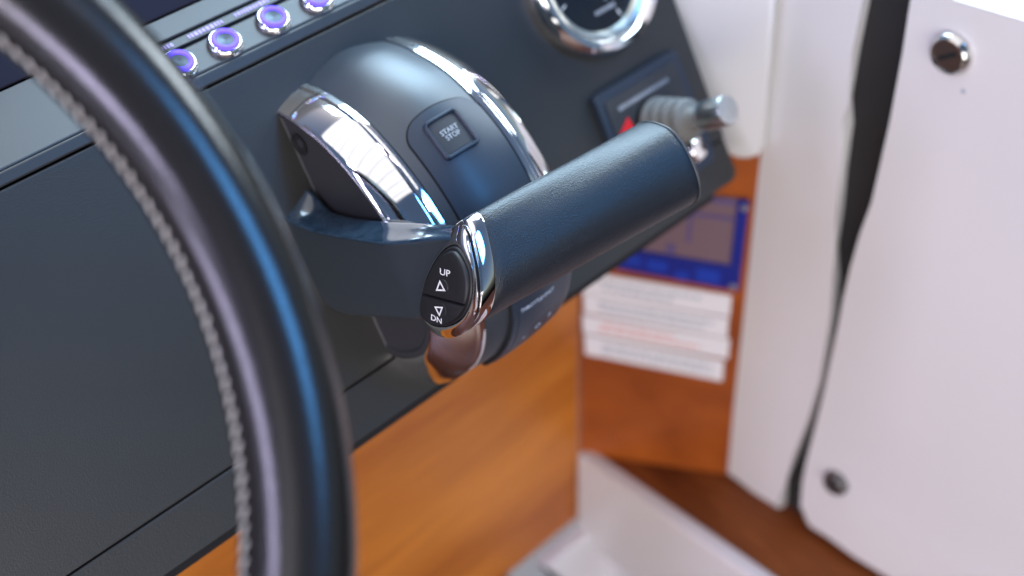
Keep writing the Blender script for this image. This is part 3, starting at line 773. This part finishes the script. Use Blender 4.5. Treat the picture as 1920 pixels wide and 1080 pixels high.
# rubber pad: base and two rocker keys split by a groove
XPAD = -.0180
link('pad_base', loft([slant(scaled(CP, 1, g), x) for g, x in ((-.0002, -.0160), (-.0002, -.0184), (-.0006, -.0190))], True, False, True, 'pad_base'), M_RUBBER, th)
def pad_half(upper, name):
    inner = scaled(CP, 1, -.0016); split = .0246; gap = .00045
    # split line runs slightly across: d = split + slope*(n-.11)
    def side(p): return p.x - (split + .125 * (p.y - .110))
    keep = []
    for i, p in enumerate(inner):
        q = inner[(i + 1) % NG]; a, b = side(p), side(q)
        lim = -gap if upper else gap
        ina = a < lim if upper else a > lim; inb = b < lim if upper else b > lim
        if ina: keep.append(p)
        if ina != inb:
            w = (lim - a) / (b - a); keep.append(p.lerp(q, w))
    c = sum(keep, Vector()) / len(keep)
    def sh(g, x):
        return [L(x - .4 * (p.x - .02), p.x, p.y) for p in [c + (p - c) * (1 - g / .012) for p in keep]]
    rings = [sh(0, -.0184), sh(0, -.0199), sh(.00025, -.0204), sh(.0008, -.0207), sh(.006, -.0207)]
    return link(name, loft(rings, True, False, True, name, 40), M_RUBBER, th)
pad_half(True, 'up_key'); pad_half(False, 'down_key')
# plane of the pad face: origin, n axis and slanted down axis
sl_d = Vector((-.4, -1, 0)).normalized()            # down the slanted face, in frame coordinates
nn_ = Vector((0, 0, 1)); face_n = sl_d.cross(nn_)
if face_n.x > 0: face_n = -face_n
def pad_pt(d, n, off=0.0, x0=-.0207):
    return Vector((x0 - .4 * (d - .02), -d, n)) + face_n * off
def pad_fn(d0, n0, off=.0002, rot=0.0):
    # letters: x to the right runs along +n, y up the face
    c, s = math.cos(rot), math.sin(rot)
    def f(x, y):
        X, Y = c * x - s * y, s * x + c * y
        return pad_pt(d0, n0) + nn_ * X - sl_d * Y + face_n * off
    return f
link('lettering', text_mesh('UP', .0040, pad_fn(.0138, .1150, .0004, rot=R_(-8)), sx=1.65, bold=.00005), M_WHITE, th)
link('lettering', text_mesh('DN', .0036, pad_fn(.0326, .1050, rot=R_(-12)), sx=1.6, bold=.00005), M_WHITE, th)
def tri(d0, n0, size, up, name):
    f = pad_fn(d0, n0, .0007 if up else .0003)
    s = 1 if up else -1; wd = .00055
    o = [(0, s * size * .62), (-size * .82, -s * size * .42), (size * .82, -s * size * .42)]; cx, cy = 0, -s * size * .073
    inn = [(cx + (x - cx) * .56, cy + (y - cy) * .56) for x, y in o]
    bm = bmesh.new(); a = [bm.verts.new(f(*p)) for p in o]; b = [bm.verts.new(f(*p)) for p in inn]
    for i in range(3): bm.faces.new((a[i], a[(i + 1) % 3], b[(i + 1) % 3], b[i]))
    return link(name, finish(bm, name), M_WHITE, th)
def bump_disc(d0, n0, ra, rb, h, name):
    rings = []
    for k, z in ((1, -.0002), (.94, h * .7), (.86, h), (.4, h)):
        f = pad_fn(d0, n0, z)
        rings.append([f(ra * k * math.cos(2 * math.pi * i / 28), rb * k * math.sin(2 * math.pi * i / 28)) for i in range(28)])
    return link(name, loft(rings, True, False, True, name), M_RUBBER, th)
bump_disc(.0193, .1110, .0052, .0034, .0005, 'raised_dot')
tri(.0192, .1110, .0046, True, 'arrow_mark')
bump_disc(.0288, .1082, .0048, .0034, .0002, 'raised_dot')
tri(.0290, .1078, .0042, False, 'arrow_mark')
